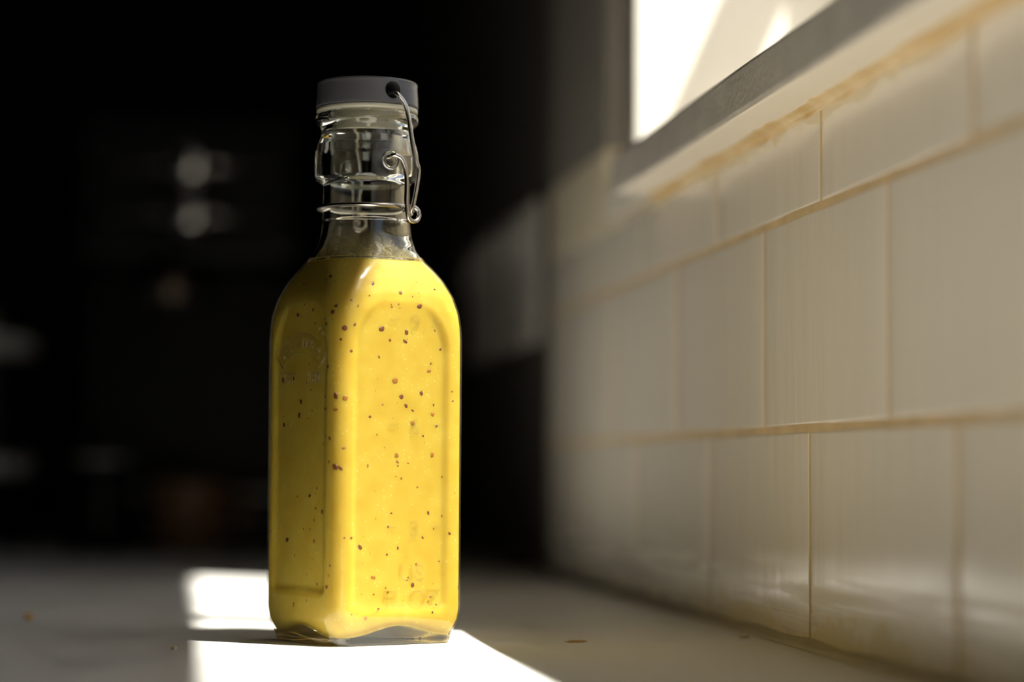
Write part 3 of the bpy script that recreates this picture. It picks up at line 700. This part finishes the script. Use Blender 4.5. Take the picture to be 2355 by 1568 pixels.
jar = tag(empty('storage_jar', (-.155, 1.86, 0)), 'dark round storage jar at the left edge of the background', 'jar')
b = nb(); lathe(b, [(.040, 0), (.043, .003), (.043, .140), (.040, .146)], 48, cx=-.155, cy=1.86); child(obj('jar_body', b, M['black_gloss'], None, smooth=True), jar)
b = nb(); lathe(b, [(.041, .1462), (.0445, .148), (.0445, .160), (.041, .163), (.012, .166), (.009, .171), (.012, .179), (.004, .182)], 48, cx=-.155, cy=1.86); child(obj('lid', b, M['brushed'], None, smooth=True), jar)
b = nb(); lathe(b, [(.0433, .055), (.0440, .056), (.0440, .068), (.0433, .069)], 48, False, False, cx=-.155, cy=1.86); child(obj('metal_band', b, M['brushed'], None, smooth=True), jar)
M['clay'] = pbr('brown_glaze', (.19, .105, .05), .3, var=.15, scale=60)
cup = tag(empty('coffee_cup', (.006, 1.700, 0)), 'small brown cup in front of the coffee machine', 'cup')
b = nb(); lathe(b, [(.018, 0), (.019, .002), (.025, .014), (.028, .034), (.0285, .052), (.0275, .0525), (.0265, .034), (.022, .014), (.012, .006)], 48, cx=.006, cy=1.700); child(obj('cup_body', b, M['clay'], None, smooth=True), cup)
b = nb(); tube(b, spline([(.0325, 1.692, .042), (.043, 1.688, .043), (.047, 1.686, .031), (.041, 1.688, .019), (.0305, 1.692, .017)], 6), .0028, 12); child(obj('handle', b, M['clay'], None, smooth=True), cup)
jug = tag(empty('milk_jug', (-.056, 1.690, 0)), 'small dark jug with a pale rim, left of the brown cup', 'jug')
b = nb(); lathe(b, [(.021, 0), (.0225, .002), (.0230, .024), (.0195, .050), (.0205, .066), (.0198, .0662), (.0188, .050), (.0220, .024), (.012, .004)], 48, cx=-.056, cy=1.690)
for v in b.verts:
    if v.co.z > .055 and v.co.x < -.066: v.co.x -= .35 * (v.co.z - .055) * ((-.066 - v.co.x) / .01)
child(obj('jug_body', b, M['black_gloss'], None, smooth=True), jug)
b = nb(); tube(b, [(-.056 + .0203 * math.cos(i * math.pi / 20), 1.690 + .0203 * math.sin(i * math.pi / 20), .0668) for i in range(40)], .0016, 10, closed=True); child(obj('rim', b, M['brushed'], None, smooth=True), jug)
b = nb(); tube(b, spline([(-.0365, 1.690, .056), (-.027, 1.690, .056), (-.024, 1.690, .040), (-.028, 1.690, .022), (-.0335, 1.690, .020)], 6), .0022, 12); child(obj('handle', b, M['black_gloss'], None, smooth=True), jug)

# double sockets on the tiles beyond the window
def socket(y0, z0, label):
    s = tag(empty('wall_socket', (W_TILE, y0, z0)), label, 'socket', 'double sockets on the wall beyond the tiles')
    child(obj('plate', box(nb(), W_TILE - .0045, W_TILE - .0002, y0, y0 + .146, z0, z0 + .088, .0025, 3), M['plate'], None), s)
    for k in (.036, .110):
        sw = child(obj('rocker_switch', box(nb(), W_TILE - .0075, W_TILE - .0046, y0 + k + .010, y0 + k + .022, z0 + .056, z0 + .076, .001, 2), M['plaster'], None), s)
        for dy, dz in ((0, .034), (-.011, .014), (.011, .014)):
            child(obj('pin_hole', box(nb(), W_TILE - .0050, W_TILE - .0046, y0 + k + dy - .0025, y0 + k + dy + .0025, z0 + dz - .004, z0 + dz + .004, 0), M['black_matt'], None), s)
socket(1.405, .1385, 'pale double wall socket, the brighter one nearer the window')
socket(1.605, .1385, 'dim double wall socket, farther along the dark wall')
